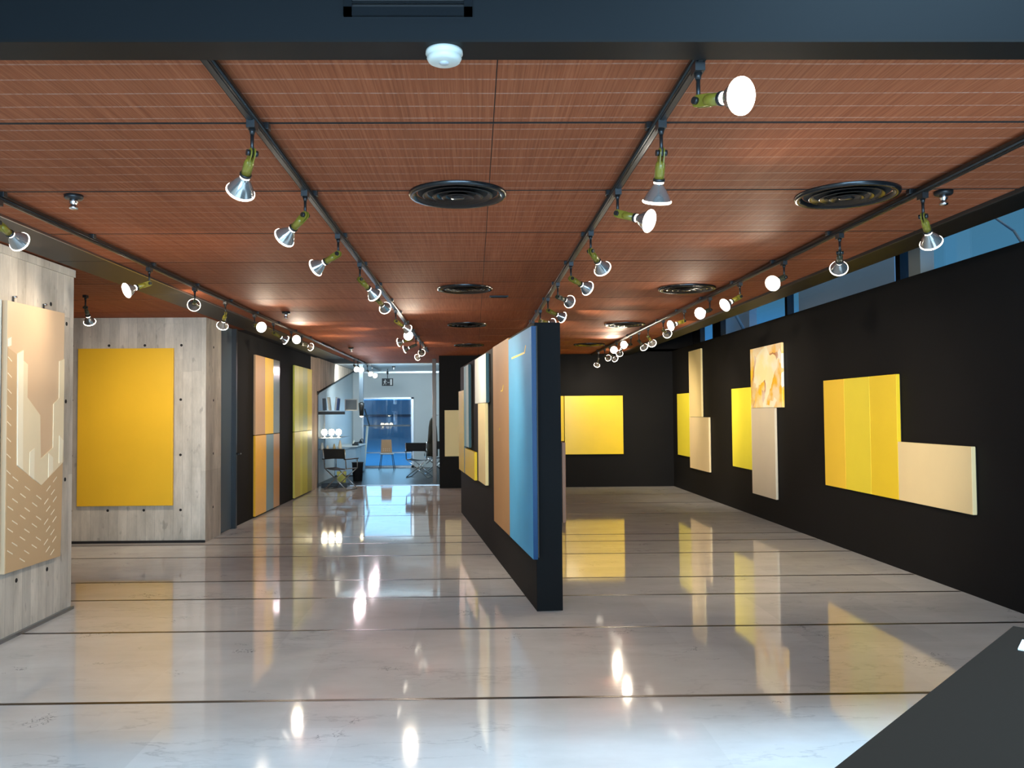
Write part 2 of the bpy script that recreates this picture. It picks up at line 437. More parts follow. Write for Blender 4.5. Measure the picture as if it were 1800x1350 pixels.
# black left wall
w = MB(); w.box(-3.60, -3.43, 11.94, 17.68, 0, CZ - 0.014, M['black_wall'])
struct(w.build('wall_left_black'))
w = MB(); w.box(-3.75, -3.42, 17.70, 18.40, 0, CZ - 0.02, M['conc_warm']); struct(w.build('wall_left_jamb'))
# right black wall with slot to the windows
w = MB(); w.box(4.28, 4.40, -3.6, 18.0, 0, 2.905, M['black_wall']); struct(w.build('wall_right'))
# back black wall
w = MB(); w.box(-0.75, 4.9, 18.0, 18.16, 0, 2.95, M['black_wall']); w.box(3.2, 4.9, 18.0, 18.16, 2.9, 3.8, M['black_wall']); struct(w.build('wall_back'))
# entrance wall behind the viewer with its window
w = MB(); w.box(-6.2, 4.9, -3.75, -3.6, 0, 0.3, M['beam']); w.box(-6.2, 4.9, -3.75, -3.6, 3.1, 6.4, M['beam']); w.box(-6.3, -6.2, -3.75, 2.66, 0, 6.4, M['beam']); w.box(4.95, 5.05, -3.75, 2.66, 0, 6.4, M['beam']); w.box(-6.2, -3.2, -3.75, -3.6, 0.3, 3.1, M['beam']); w.box(4.2, 4.9, -3.75, -3.6, 0.3, 3.1, M['beam'])
struct(w.build('wall_rear'))
w = MB()
for x in (-3.2, -1.35, 0.5, 2.35, 4.15): w.box(x, x + 0.05, -3.70, -3.64, 0.3, 3.1, M['black'])
wo = struct(w.build('window_1'))
w = MB(); w.box(-3.2, 4.2, -3.675, -3.665, 0.3, 3.1, M['glass']); w.build('pane', wo)
# clerestory window band behind the right wall
w = MB(); w.box(4.82, 4.95, -3.6, 18.2, 0.0, 2.93, M['black']); w.box(4.82, 4.95, -3.6, 18.2, 3.66, 3.8, M['black']); struct(w.build('wall_clerestory'))
wo = MB()
for y, t in ((9.12, 0.10), (12.45, 0.10), (15.85, 0.55), (17.3, 0.6), (5.9, 0.10)):
    wo.box(4.70, 4.80, y, y + t, 2.90, 3.70, M['black'])
wo.box(4.72, 4.80, -3.5, 18.0, 2.90, 2.97, M['black']); wo.box(4.72, 4.80, -3.5, 18.0, 3.60, 3.70, M['black'])
wo = struct(wo.build('window_2'))
w = MB(); w.box(4.755, 4.765, -3.5, 18.0, 2.97, 3.60, M['glass']); w.build('pane', wo)
# things of the building seen through that band
o = MB(); o.box(4.50, 4.64, 8.33, 8.56, 0, 3.66, M['white_plastic']); struct(o.build('exterior_pier'))
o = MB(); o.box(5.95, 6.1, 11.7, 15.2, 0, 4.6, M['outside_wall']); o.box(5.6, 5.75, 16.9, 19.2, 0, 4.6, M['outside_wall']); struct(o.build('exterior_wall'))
o = MB(); o.bar((5.2, 8.25, 3.53), (5.2, 7.93, 3.31), 0.012, M['grey_plastic']); o.bar((5.2, 7.2, 2.4), (5.2, 7.93, 3.31), 0.012, M['grey_plastic'])
o.bar((5.3, 16.9, 3.6), (5.3, 16.2, 3.1), 0.03, M['outside_blue']); struct(o.build('exterior_brace'))

# ================================================================ ANNEX
f = MB(); f.box(-4.2, 0.6, 18.85, 26.0, -0.1, 0.004, M['carpet']); struct(f.build('floor_annex'))
s = MB(); s.box(-3.42, -0.75, 18.80, 18.86, -0.01, 0.012, M['steel']); struct(s.build('trim_5'))
c = MB(); c.box(-4.2, 0.6, 20.6, 26.0, 2.85, 2.95, M['annex_ceil']); c.box(-4.2, 0.6, 20.58, 20.64, CZ - 0.01, 2.95, M['white_plastic']); struct(c.build('ceiling_annex'))
w = MB(); w.box(-3.85, -3.60, 18.40, 26.0, 0, 2.9, M['annex_wall']); struct(w.build('wall_annex_left'))
# sloping bulkhead over the left wall with its dark nosing
w = MB(); w.poly([(-3.60, 18.40, 2.06), (-3.60, 24.2, 2.84), (-3.60, 18.40, 2.84)], 0.17, M['conc_warm'], (1, 0, 0)); struct(w.build('wall_annex_bulkhead'))
w = MB(); w.bar((-3.42, 18.36, 2.06), (-3.42, 24.2, 2.84), 0.022, M['black']); w.bar((-3.42, 18.4, 0), (-3.42, 18.4, 2.06), 0.016, M['door_grey']); w.ball((-3.42, 18.36, 2.06), 0.045, M['black']); struct(w.build('trim_6'))
w = MB(); w.box(-1.83, 0.6, 25.0, 25.2, 0, 2.9, M['annex_wall']); w.box(-3.6, -1.83, 25.0, 25.2, 2.05, 2.9, M['annex_wall']); w.box(-4.2, -3.30, 25.0, 25.2, 0, 2.05, M['annex_wall']); struct(w.build('wall_annex_back'))
w = MB(); w.box(-0.75, -0.62, 18.16, 25.0, 0, 2.9, M['annex_wall']); struct(w.build('wall_annex_right'))
s = MB(); s.box(-3.6, -0.75, 24.90, 25.0, 2.80, 2.85, M['steel']); struct(s.build('trim_7'))
# glazed door wall
wo = MB()
for x0, x1 in ((-3.34, -3.28), (-1.87, -1.80)): wo.box(x0, x1, 24.95, 25.05, 0, 2.08, M['steel'])
wo.box(-3.34, -1.80, 24.95, 25.05, 2.03, 2.08, M['steel']); wo.box(-3.34, -1.80, 24.95, 25.05, 0, 0.06, M['steel'])
wo.box(-3.28, -1.87, 24.97, 25.03, 1.22, 1.27, M['door_grey']); wo.box(-3.28, -1.87, 24.97, 25.03, 0.43, 0.46, M['steel'])
wo.bar((-3.16, 24.9, 1.24), (-3.26, 24.9, 0.07), 0.035, M['white_plastic']); wo.bar((-3.24, 24.9, 1.75), (-3.10, 24.9, 1.24), 0.02, M['black'])
wo = struct(wo.build('window_3'))
w = MB(); w.box(-3.28, -1.87, 24.995, 25.003, 0.06, 2.03, M['glass']); w.build('pane', wo)
# outside the glazed wall: wet terrace, building across the square
M['terrace'] = mat('wet_blue_terrace', (0.10, 0.24, 0.42), 0.08, spec=1.0, noise=0.15, scale=0.6)
o = MB(); o.box(-60, 60, 25.25, 140, -0.12, -0.02, M['terrace']); struct(o.build('ground_outside'))
o = MB(); o.box(-50, 30, 104, 106, -0.02, 3.3, M['outside_blue']); o.box(-50, 30, 103.9, 104, 1.2, 1.5, M['door_grey']); struct(o.build('exterior_wall_far'))

# ================================================================ LIGHT TRACKS
TX = dict(l=-2.61, j=-0.895, k=0.776, r=2.475)
TEND = dict(l=23.6, j=16.3, k=16.3, r=17.6)
TNAME = dict(l='ceiling track along the concrete pier', j='ceiling track left of the round vents', k='ceiling track right of the round vents', r='ceiling track along the black wall below the windows')
TRK = dict(l='pier-side track', j='track left of vents', k='track right of vents', r='window-side track')
TB = CZ - 0.05
for t, x in TX.items():
    th = thing('light_track', 'dark bronze ' + TNAME[t], 'light track', (x, 2.78, CZ), 0, 'ceiling light tracks')
    m = MB(); L = TEND[t] - 2.78
    m.box(-0.016, 0.016, 0, L, -0.046, -0.012, M['track']); m.box(-0.008, 0.008, 0, L, -0.05, -0.046, M['black'])
    m.bar((-0.017, 0, -0.036), (-0.017, L, -0.036), 0.007, M['track'], 8); m.bar((0.017, 0, -0.036), (0.017, L, -0.036), 0.007, M['track'], 8)
    m.build('rail', th)
    for y in ys:
        if 2.9 < y < TEND[t]:
            m = MB(); m.box(-0.034, 0.034, y - 2.78 - 0.02, y - 2.78 + 0.02, -0.03, 0.0, M['black']); m.box(-0.012, 0.012, y - 2.78 - 0.012, y - 2.78 + 0.012, -0.014, 0.012, M['black'])
            m.build('mounting_clip', th, bevel=0.003)

# ================================================================ SPOTLIGHTS
def mesh_of(mb, name):
    bmesh.ops.recalc_face_normals(mb.bm, faces=mb.bm.faces)
    me = bpy.data.meshes.new(name); mb.bm.to_mesh(me); mb.bm.free()
    for m in mb.mats: me.materials.append(m)
    return me
def spot_meshes(paint):
    P = {}
    a = MB(); a.box(-0.017, 0.017, -0.03, 0.03, -0.028, 0.004, M['black']); a.bar((0, 0, -0.028), (0, 0, -0.05), 0.014, M['black'], 12, 0.009); P['track_adapter'] = mesh_of(a, 'track_adapter')
    a = MB(); a.bar((0, 0, -0.045), (0, 0, -0.125), 0.0075, M['black'], 10); a.box(-0.004, 0.004, -0.011, 0.011, -0.14, -0.11, M['black']); P['stem'] = mesh_of(a, 'stem')
    # head, built hanging straight down from the hinge at the origin (hinge axis = x)
    a = MB()
    pts = [(0, 0.021 * math.sin(q), 0.021 * math.cos(q)) for q in [(-PI / 2 + PI * k / 10) for k in range(11)]] + [(0, 0.021, -0.06), (0, -0.021, -0.06)]
    for x in (-0.0095, 0.0055): a.poly([(x, p[1], p[2]) for p in pts], 0.004, paint, (1, 0, 0))
    P['bracket'] = mesh_of(a, 'bracket')
    a = MB(); a.bar((-0.023, 0, 0), (-0.0095, 0, 0), 0.0125, M['black'], 14); a.bar((0.0095, 0, 0), (0.023, 0, 0), 0.0125, M['black'], 14); a.bar((-0.0095, 0, 0), (0.0095, 0, 0), 0.005, M['black'], 8); P['knob'] = mesh_of(a, 'knob')
    a = MB(); a.lathe([(0, -0.030), (0.010, -0.032), (0.018, -0.040), (0.0205, -0.052), (0.0205, -0.104), (0, -0.104)], paint, 20); P['socket'] = mesh_of(a, 'socket')
    a = MB(); a.lathe([(0, -0.1035), (0.0235, -0.1035), (0.0245, -0.106), (0.0245, -0.114), (0.0225, -0.1165), (0, -0.1165)], M['black'], 20); P['collar'] = mesh_of(a, 'collar')
    a = MB(); a.lathe([(0.015, -0.116), (0.0185, -0.119), (0.0195, -0.126), (0.024, -0.134), (0.034, -0.148), (0.046, -0.168), (0.0555, -0.188), (0.0585, -0.1945)], M['bell'], 28); P['reflector'] = mesh_of(a, 'reflector')
    a = MB(); a.lathe([(0.0575, -0.1925), (0.0605, -0.1945), (0.061, -0.199), (0.057, -0.2035), (0.040, -0.2065), (0.02, -0.208), (0, -0.2085)], M['lens'], 28); P['lens'] = mesh_of(a, 'lens')
    a = MB(); a.lathe([(0.0155, -0.1160), (0.0205, -0.1168), (0.0212, -0.1200), (0.0205, -0.1235), (0.0155, -0.1240)], M['filament'], 20); P['neck_ring'] = mesh_of(a, 'burner')
    return P
SPM = {'olive': spot_meshes(M['olive']), 'dark': spot_meshes(M['olive_dark'])}
def head_matrix(d):
    d = Vector(d).normalized(); z = -d
    x = Vector((0, 0, 1)).cross(d)
    if x.length < 0.05: x = Vector((1, 0, 0))
    x.normalize(); y = z.cross(x).normalized()
    return Matrix((x, y, z)).transposed().to_4x4()
def spotlight(x, y, z, d, label, paint='olive', power=1.0, group=None, size=112, leak=True, col=None):
    P = SPM[paint]
    t = thing('track_spotlight', label, 'spotlight', (x, y, z), 0, group)
    hm = Matrix.Translation((0, 0, -0.125)) @ head_matrix(d)
    for k, me in P.items():
        o = bpy.data.objects.new(k, me); COL.objects.link(o); o.parent = t
        if k not in ('track_adapter', 'stem'): o.matrix_local = hm
    l = bpy.data.lights.new('spot_beam', 'SPOT'); l.energy = SPOT_POWER * power; l.color = col or SPOT_COLOR
    l.spot_size = math.radians(size); l.spot_blend = 1.0; l.shadow_soft_size = 0.05
    lo = bpy.data.objects.new('spot_beam', l); COL.objects.link(lo); lo.parent = t
    lo.matrix_local = hm @ Matrix.Translation((0, 0, -0.222))
    return t

LAMPS = [
('l',4.61,(0.13,0.93,-0.34)),('l',6.77,(-0.65,-0.66,-0.38)),('l',7.87,(-0.35,0.94,-0.04)),('l',8.84,(-0.38,0.74,-0.56)),
('l',10.01,(0.61,-0.77,-0.19)),('l',10.96,(0.69,0.58,-0.44)),('l',12.03,(0.55,-0.84,-0.03)),('l',12.74,(0.54,0.83,-0.15)),
('l',18.30,(0.40,-0.76,-0.52)),('l',18.90,(0.49,-0.76,-0.43)),('l',20.60,(0.48,-0.73,-0.48)),('l',21.60,(0.45,-0.76,-0.47)),
('j',3.39,(-0.42,0.66,-0.62)),('j',4.46,(-0.68,0.53,-0.50)),('j',5.55,(-0.83,0.38,-0.40)),('j',6.61,(0.51,0.66,-0.55)),
('j',7.82,(0.26,0.93,-0.27)),('j',9.64,(0.67,0.59,-0.44)),('j',11.00,(0.26,-0.92,-0.29)),('j',12.00,(-0.94,0.28,-0.21)),
('j',13.00,(-0.92,0.17,-0.34)),('j',14.00,(0.07,0.98,-0.17)),('j',15.00,(-0.64,0.73,-0.26)),
('k',2.83,(0.47,-0.85,-0.23)),('k',3.40,(-0.02,0.40,-0.92)),('k',4.45,(0.73,-0.59,-0.34)),('k',5.49,(0.50,0.73,-0.47)),
('k',6.62,(0.75,0.58,-0.32)),('k',7.67,(0.63,0.76,-0.13)),('k',8.70,(0.82,0.47,-0.32)),('k',9.72,(0.78,0.63,-0.07)),('k',10.90,(0.39,0.91,-0.13)),
('r',4.54,(0.53,0.58,-0.62)),('r',5.59,(0.33,0.86,-0.38)),('r',6.61,(-0.70,-0.63,-0.34)),('r',7.72,(-0.83,-0.34,-0.44)),
('r',8.72,(-0.71,-0.66,-0.26)),('r',9.79,(-0.89,-0.33,-0.30)),('r',10.88,(0.46,0.87,-0.15)),('r',11.83,(0.45,0.79,-0.41)),
('r',12.50,(0.53,0.73,-0.43)),('r',13.15,(-0.69,-0.72,-0.09)),('r',14.45,(-0.41,-0.91,-0.01)),('r',13.95,(-0.06,0.93,-0.36)),
('r',15.20,(0.60,0.65,-0.46)),('r',15.80,(0.47,0.87,-0.15)),('r',16.60,(-0.05,0.79,-0.60)),
]
ORD = ['first', 'second', 'third', 'fourth', 'fifth', 'sixth', 'seventh', 'eighth', 'ninth', 'tenth', 'eleventh', 'twelfth', 'thirteenth', 'fourteenth', 'fifteenth']
# lamp wattages and beam widths differ
DEFW = dict(l=0.75, j=1.0, k=1.0, r=1.0)
WATT = {('l', 6.77): (0.34, 100), ('l', 7.87): (0.7, 100), ('l', 8.84): (0.72, 100), ('l', 4.61): (0.5, 100),
        ('k', 5.49): (3.4, 80), ('k', 6.62): (3.4, 70), ('k', 2.83): (0.7, 100), ('j', 3.39): (0.5, 112), ('j', 4.46): (0.7, 112), ('j', 12.0): (2.0, 100), ('j', 13.0): (2.2, 100), ('j', 15.0): (2.4, 90), ('k', 3.40): (0.85, 112), ('j', 6.61): (2.2, 80), ('j', 7.82): (1.5, 80), ('k', 7.67): (8.5, 34), ('k', 8.70): (2.2, 70), ('k', 9.72): (3.0, 60), ('r', 15.20): (2.6, 80), ('r', 10.88): (1.6, 90), ('r', 11.83): (1.8, 80),
        ('r', 13.95): (1.4, 60), ('r', 12.50): (3.2, 70), ('r', 5.59): (2.0, 90)}
for t in 'ljkr':
    ll = sorted([q for q in LAMPS if q[0] == t], key=lambda q: q[1])
    for i, (_, y, d) in enumerate(ll):
        aim = 'straight down' if d[2] < -0.85 else ('towards the entrance beam' if d[1] < -0.75 and abs(d[0]) < 0.5 else ('towards the black wall' if d[0] > 0.45 else ('towards the concrete' if d[0] < -0.45 else 'down the room')))
        pt = 'dark' if (t == 'r' and i in (1, 2, 4)) or (t == 'k' and i in (5,)) or y > 12 else 'olive'
        lab = '%s spotlight from the beam on the %s, aimed %s' % (ORD[i], TRK[t], aim)
        pw, cone = WATT.get((t, round(y, 2)), (DEFW[t], 112))
        spotlight(TX[t], y, TB, d, lab, pt, pw, 'spotlights on the ' + TRK[t], cone, col=((1.0, 0.80, 0.86) if t == 'l' and y > 18 else None))
# lone lamp on the ceiling of the alcove
spotlight(-3.98, 8.64, CZ, (-0.10, 0.72, -0.68), 'lone black spotlight on the reed ceiling between the two concrete piers', 'dark', 1.0)

# ================================================================ CEILING FITTINGS
def vent(x, y, R, label):
    t = thing('ceiling_vent', label, 'vent', (x, y, CZ), 0, 'round ceiling vents')
    a = MB(); a.lathe([(R * 1.0, 0.0), (R * 1.0, -0.012), (R * 0.97, -0.022), (R * 0.90, -0.020), (R * 0.80, 0.012), (R * 0.80, 0.02)], M['gloss_black'], 48); a.build('outer_ring', t)
    for q, z in ((0.72, -0.016), (0.52, -0.022), (0.33, -0.026)):
        a = MB(); a.lathe([(R * q, z), (R * (q - 0.02), z - 0.004), (R * (q - 0.16), z + 0.028)], M['gloss_black'], 48); a.build('cone_ring', t)
    a = MB(); a.lathe([(R * 0.15, -0.024), (R * 0.13, -0.03), (0, -0.031)], M['gloss_black'], 32); a.build('centre_cap', t)
    a = MB(); a.lathe([(R * 0.82, -0.001), (0, -0.001)], M['groove'], 32); a.build('throat', t)
    return t
for (x, y), w_ in zip([(-0.085, 4.69), (-0.085, 8.28), (-0.09, 11.65), (-0.085, 15.17)], ['first', 'second', 'third', 'fourth']):
    vent(x, y, 0.275, 'black round ceiling vent, %s from the beam in the row over the walkway' % w_)
for (x, y), w_ in zip([(2.14, 4.73), (2.14, 8.34), (2.13, 11.75), (2.10, 15.2)], ['first', 'second', 'third', 'fourth']):
    vent(x, y, 0.285, 'black round ceiling vent, %s from the beam beside the window-band track' % w_)
a = MB(); a.box(-0.10, 0.10, -0.04, 0.04, -0.012, 0.0, M['black'])
for k in range(3): a.box(-0.085, 0.085, -0.028 + k * 0.02, -0.018 + k * 0.02, -0.018, -0.012, M['groove'])
tag(a.build('ceiling_outlet', None, (0.27, 8.85, CZ), bevel=0.003), 'small black slot outlet in the ceiling behind the second walkway vent', 'vent')
for x, y, lb in ((-2.236, 4.70, 'on the ceiling beside the track by the concrete pier'), (2.665, 4.67, 'on the ceiling between the window-band track and window slot'), (-2.26, 10.12, 'on the ceiling in front of the striped orange painting'), (-2.29, 15.66, 'on the ceiling above the yellow-green painting'), (-2.12, 22.2, 'on the pale annex ceiling above the exit sign')):
    t = thing('ceiling_sprinkler', 'black-based silver sprinkler head ' + lb, 'sprinkler', (x, y, CZ if y < 20 else 2.85), 0, 'sprinkler heads')
    a = MB(); a.lathe([(0.0, 0), (0.05, 0), (0.05, -0.016), (0.044, -0.024), (0, -0.024)], M['black'], 24); a.build('base', t)
    a = MB(); a.lathe([(0, -0.022), (0.022, -0.023), (0.024, -0.04), (0.018, -0.052), (0.018, -0.062), (0.024, -0.064), (0.023, -0.078), (0.012, -0.082), (0, -0.083)], M['chrome'], 20); a.build('head', t)
# smoke detector under the beam
t = thing('smoke_detector', 'white round smoke detector under the front beam', 'smoke detector', (-0.09, 2.705, 2.782))
a = MB(); a.lathe([(0, 0), (0.060, 0), (0.061, -0.010), (0.056, -0.014), (0.055, -0.020), (0.057, -0.024), (0.052, -0.034), (0.044, -0.038), (0, -0.038)], M['white_plastic'], 40); a.build('housing', t)
a = MB(); a.lathe([(0.016, -0.037), (0.015, -0.042), (0.0, -0.043)], M['grey_plastic'], 24); a.build('sensor', t)
# grille on the beam
t = thing('wall_vent', 'black louvred air grille set in the front beam', 'vent', (-0.202, 2.64, 2.965))
a = MB()
for (x0, x1, z0, z1) in ((-0.205, 0.205, -0.10, -0.072), (-0.205, 0.205, 0.072, 0.10), (-0.205, -0.178, -0.10, 0.10), (0.178, 0.205, -0.10, 0.10)): a.box(x0, x1, -0.012, 0.0, z0, z1, M['gloss_black'])
a.box(-0.19, 0.19, -0.003, 0.0, -0.09, 0.09, M['groove']); a.build('frame', t)
for k in range(6):
    z = -0.060 + k * 0.024
    a = MB(); a.poly([(-0.178, -0.016, z - 0.004), (-0.178, -0.003, z + 0.008), (-0.178, -0.003, z + 0.011), (-0.178, -0.016, z - 0.001)], 0.356, M['gloss_black'], (1, 0, 0)); a.build('louvre', t)

# ================================================================ FREE-STANDING PARTITION
PA = Vector((0.495, 6.804, 0)); PU = Vector((-0.10452, 0.99452, 0)); PN = Vector((-0.99452, -0.10452, 0))
PROT = math.atan2(PU.y, PU.x) - PI / 2          # rotation that carries +y onto PU
m = MB(); m.box(0, 0.213, 0, 6.82, 0.0, 2.335, M['black_wall'])
tag(m.build('display_partition', None, PA, PROT, bevel=0.004), 'free-standing black partition wall in the middle of the marble floor', 'partition')

# ================================================================ PAINTINGS
def canvas_part(name, parent, w, h, mats, d=0.045, cuts=None, x0=0.0, z0=0.0, side=None):
    """wrapped canvas: local x to the viewer's right, z up, front at y = -d"""
    cuts = cuts or [0.0, 1.0]
    a = MB(); bm = a.bm
    xs = [x0 + w * c for c in cuts]
    F = [[bm.verts.new((x, -d, z)) for x in xs] for z in (z0, z0 + h)]
    B = [[bm.verts.new((x, -0.012, z)) for x in xs] for z in (z0, z0 + h)]
    for i in range(len(xs) - 1):
        k = a.mi(mats[i])
        for vs in ((F[0][i], F[0][i + 1], F[1][i + 1], F[1][i]), (F[1][i], F[1][i + 1], B[1][i + 1], B[1][i]), (B[0][i], B[0][i + 1], F[0][i + 1], F[0][i]), (B[0][i + 1], B[0][i], B[1][i], B[1][i + 1])):
            bm.faces.new(vs).material_index = k
    kl = a.mi(side or mats[0]); kr = a.mi(side or mats[-1])
    bm.faces.new((B[0][0], F[0][0], F[1][0], B[1][0])).material_index = kl
    bm.faces.new((F[0][-1], B[0][-1], B[1][-1], F[1][-1])).material_index = kr
    return a.build(name, parent, bevel=0.003)
def stretcher(parent, w, h, x0=0.0, z0=0.0):
    a = MB(); q = 0.05
    for (xa, xb, za, zb) in ((0.012, w - 0.012, 0.012, q), (0.012, w - 0.012, h - q, h - 0.012), (0.012, q, q, h - q), (w - q, w - 0.012, q, h - q)):
        a.box(x0 + xa, x0 + xb, -0.014, 0.0, z0 + za, z0 + zb, M['wood_raw'])
    return a.build('stretcher', parent)
def painting(label, origin, rotz, w, h, mats, d=0.045, cuts=None, group=None, side=None):
    t = thing('painting', label, 'painting', origin, rotz, group)
    stretcher(t, w, h); canvas_part('canvas', t, w, h, mats, d, cuts, side=side)
    return t
def CV(n, rgb, **k): return mat_canvas(n, rgb, **k)
YEL = CV('yellow_paint', (248, 212, 48)); YEL2 = CV('mid_yellow_paint', (246, 222, 62)); LEM = CV('lemon_paint', (250, 236, 70)); ORY = CV('orange_yellow_paint', (255, 210, 62))
AMB = CV('amber_paint', (248, 192, 46)); BEI = CV('beige_paint', (243, 218, 165)); CRE = CV('cream_paint', (250, 226, 160)); PEA = CV('pale_peach_paint', (248, 224, 172)); GRC = CV('grey_cream_paint', (222, 208, 182))
# --- right wall (front faces towards -x): local x runs towards the viewer
RR = -PI / 2; RX = 4.279
R_ = 'panel paintings on the black wall under the window band'
painting('lemon yellow canvas, the smaller upright panel in the cluster furthest along the black wall', (RX, 17.45, 0.705), RR, 0.98, 1.26, [LEM], group=R_)
painting('tall cream canvas, uppermost panel of the cluster furthest along the black wall', (RX, 16.458, 1.497), RR, 0.885, 1.28, [CRE], group=R_)
painting('peach cream canvas hanging directly below the tall cream canvas', (RX, 16.47, 0.498), RR, 1.36, 0.993, [PEA], group=R_)
painting('bright yellow canvas beside the blotched orange and white canvas', (RX, 13.74, 0.70), RR, 0.965, 1.265, [LEM], group=R_)
painting('orange, yellow and white blotched canvas on the black wall', (RX, 12.77, 1.647), RR, 1.30, 0.895, [mat_blotch()], group=R_)
painting('long grey cream upright canvas below the blotched canvas', (RX, 12.775, 0.35), RR, 1.0, 1.293, [GRC], group=R_)
t = thing('painting', 'square yellow triptych of three upright strips on the black wall', 'painting', (RX, 10.09, 0.703), RR, R_)
stretcher(t, 1.75, 1.257)
for x0, m_ in ((0.0, ORY), (0.566, YEL2), (1.181, YEL)): canvas_part('canvas_strip', t, {0.0: 0.561, 0.566: 0.61, 1.181: 0.57}[x0], 1.257, [m_], 0.05, x0=x0)
painting('beige horizontal canvas adjoining the square yellow triptych', (RX, 8.335, 0.703), RR, 1.24, 0.58, [BEI], 0.05, group=R_)
# --- back wall
painting('square glossy yellow canvas on the black back wall', (1.935, 17.999, 0.70), 0, 1.255, 1.252, [CV('gloss_yellow_paint', (250, 214, 40), rough=0.2, spec=0.5)], 0.05)
painting('narrow yellow canvas strip beside the square yellow canvas on the back wall', (1.30, 17.999, 0.985), 0, 0.62, 0.967, [YEL], 0.05)
painting('pale cream canvas on the back wall, half hidden behind the partition', (-0.632, 17.999, 0.68), 0, 0.85, 0.985, [CV('pale_cream_paint', (226, 208, 150))], 0.05)
# --- left black wall
LX = -3.429; LR = PI / 2
TAN = CV('tan_paint', (194, 154, 112)); WYE = CV('warm_yellow_paint', (250, 204, 58)); GRG = CV('grey_gloss_paint', (140, 146, 138), rough=0.15, spec=0.6)
ORA = CV('orange_paint', (236, 176, 44), rough=0.3); SLA = CV('slate_paint', (116, 138, 140), rough=0.3); OCH = CV('ochre_paint', (200, 144, 66), rough=0.3)
L_ = 'striped paintings on the black wall by the door'
painting('upper tan, yellow and grey striped painting beside the grey door', (LX, 13.05, 1.283), LR, 1.61, 1.247, [TAN, WYE, GRG], cuts=[0, 0.37, 0.72, 1], group=L_)
painting('lower orange, slate and ochre striped painting beside the grey door', (LX, 13.05, 0.028), LR, 1.61, 1.245, [ORA, SLA, OCH], cuts=[0, 0.42, 0.73, 1], group=L_)
G1 = CV('yellow_green_paint', (206, 198, 64), rough=0.4); G2 = CV('moss_yellow_paint', (182, 182, 66), rough=0.4); G3 = CV('light_lime_paint', (226, 220, 84), rough=0.4); G4 = CV('olive_grey_paint', (166, 160, 84), rough=0.4)
painting('upper yellow-green striped painting next to the annex opening', (LX, 15.88, 1.272), LR, 1.70, 1.258, [G3, G1, G2, YEL2], cuts=[0, 0.22, 0.45, 0.72, 1], group=L_)
painting('lower yellow-green striped painting next to the annex opening', (LX, 15.88, 0.022), LR, 1.70, 1.242, [CV('sand_yellow_paint', (222, 206, 88), rough=0.4), G3, G1, G4], cuts=[0, 0.3, 0.42, 0.72, 1], group=L_)
# --- concrete block
painting('large amber upright canvas on the concrete block', (-4.975, 10.659, 0.470), 0, 1.19, 1.975, [AMB], 0.05)
# --- partition, left face
def on_part(s, z): p = PA + PU * s + PN * 0.001; return (p.x, p.y, z)
PR = math.atan2(PN.x, -PN.y)                    # local -y along the face normal
BLU = CV('cerulean_paint', (92, 182, 232), rough=0.6, spec=0.15, var=0.04); BLD = CV('deep_blue_paint', (16, 62, 104), rough=0.4); BRO = CV('brown_paint', (180, 138, 94), rough=0.6, spec=0.15)
t = thing('painting', 'tall blue and brown diptych on the near end of the partition', 'painting', on_part(2.28, 0.440), PR)
stretcher(t, 2.42, 1.865)
canvas_part('brown_panel', t, 1.155, 1.87, [BRO], 0.05)
canvas_part('blue_panel', t, 1.262, 1.85, [BLU], 0.05, x0=1.158, side=BLD)
a = MB(); a.box(1.37, 2.08, -0.0525, -0.0495, 1.652, 1.668, YEL); a.poly([(2.08, -0.0525, 1.652), (2.10, -0.0525, 1.655), (2.155, -0.0525, 1.715), (2.142, -0.0525, 1.718), (2.08, -0.0525, 1.668)], 0.003, YEL, (0, 1, 0)); a.build('yellow_line', t)
a = MB()
for p in ([(0.62, 1.372), (0.70, 1.376), (0.705, 1.386), (0.63, 1.384)], [(0.74, 1.37), (0.80, 1.43), (0.79, 1.437), (0.735, 1.385)], [(0.5, 0.98), (0.53, 1.0), (0.525, 1.01), (0.495, 0.99)]):
    a.poly([(x, -0.0525, z) for x, z in p], 0.003, YEL, (0, 1, 0))
a.build('yellow_mark', t)
PG = 'small panels on the far half of the partition'
WHI = CV('white_paint', (232, 238, 232), rough=0.6, spec=0.15); TEA = CV('dark_teal_paint', (60, 96, 104)); LBL = CV('light_blue_paint', (150, 200, 214), rough=0.6, spec=0.15); SKY = CV('pale_sky_paint', (196, 222, 226), rough=0.6, spec=0.15)
painting('white upper canvas with a teal edge beside the brown panel of the partition', on_part(4.14, 1.722), PR, 1.20, 0.572, [WHI], 0.05, group=PG, side=TEA)
painting('cream upright canvas directly below the white canvas on the partition', on_part(3.80, 0.752), PR, 0.75, 0.965, [CRE], 0.05, group=PG)
painting('light blue upright canvas at the far end of the partition', on_part(5.70, 1.115), PR, 0.68, 1.17, [LBL, SKY], 0.05, cuts=[0, 0.5, 1], group=PG, side=TEA)
painting('yellow square canvas below the light blue canvas on the partition', on_part(5.60, 0.715), PR, 1.33, 0.37, [YEL], 0.05, group=PG)
painting('yellow upright canvas with grey edge at the far tip of the partition', on_part(6.62, 0.712), PR, 0.90, 1.232, [YEL], 0.05, group=PG, side=SLA)
# --- partition, right face (seen edge-on)
p = PA + PU * 0.04 - PN * 0.214
painting('brown canvas seen edge-on on the window-band face of the partition', (p.x, p.y, 0.70), PR + PI, 0.7, 0.655, [CV('cocoa_paint', (150, 100, 70))], 0.042)

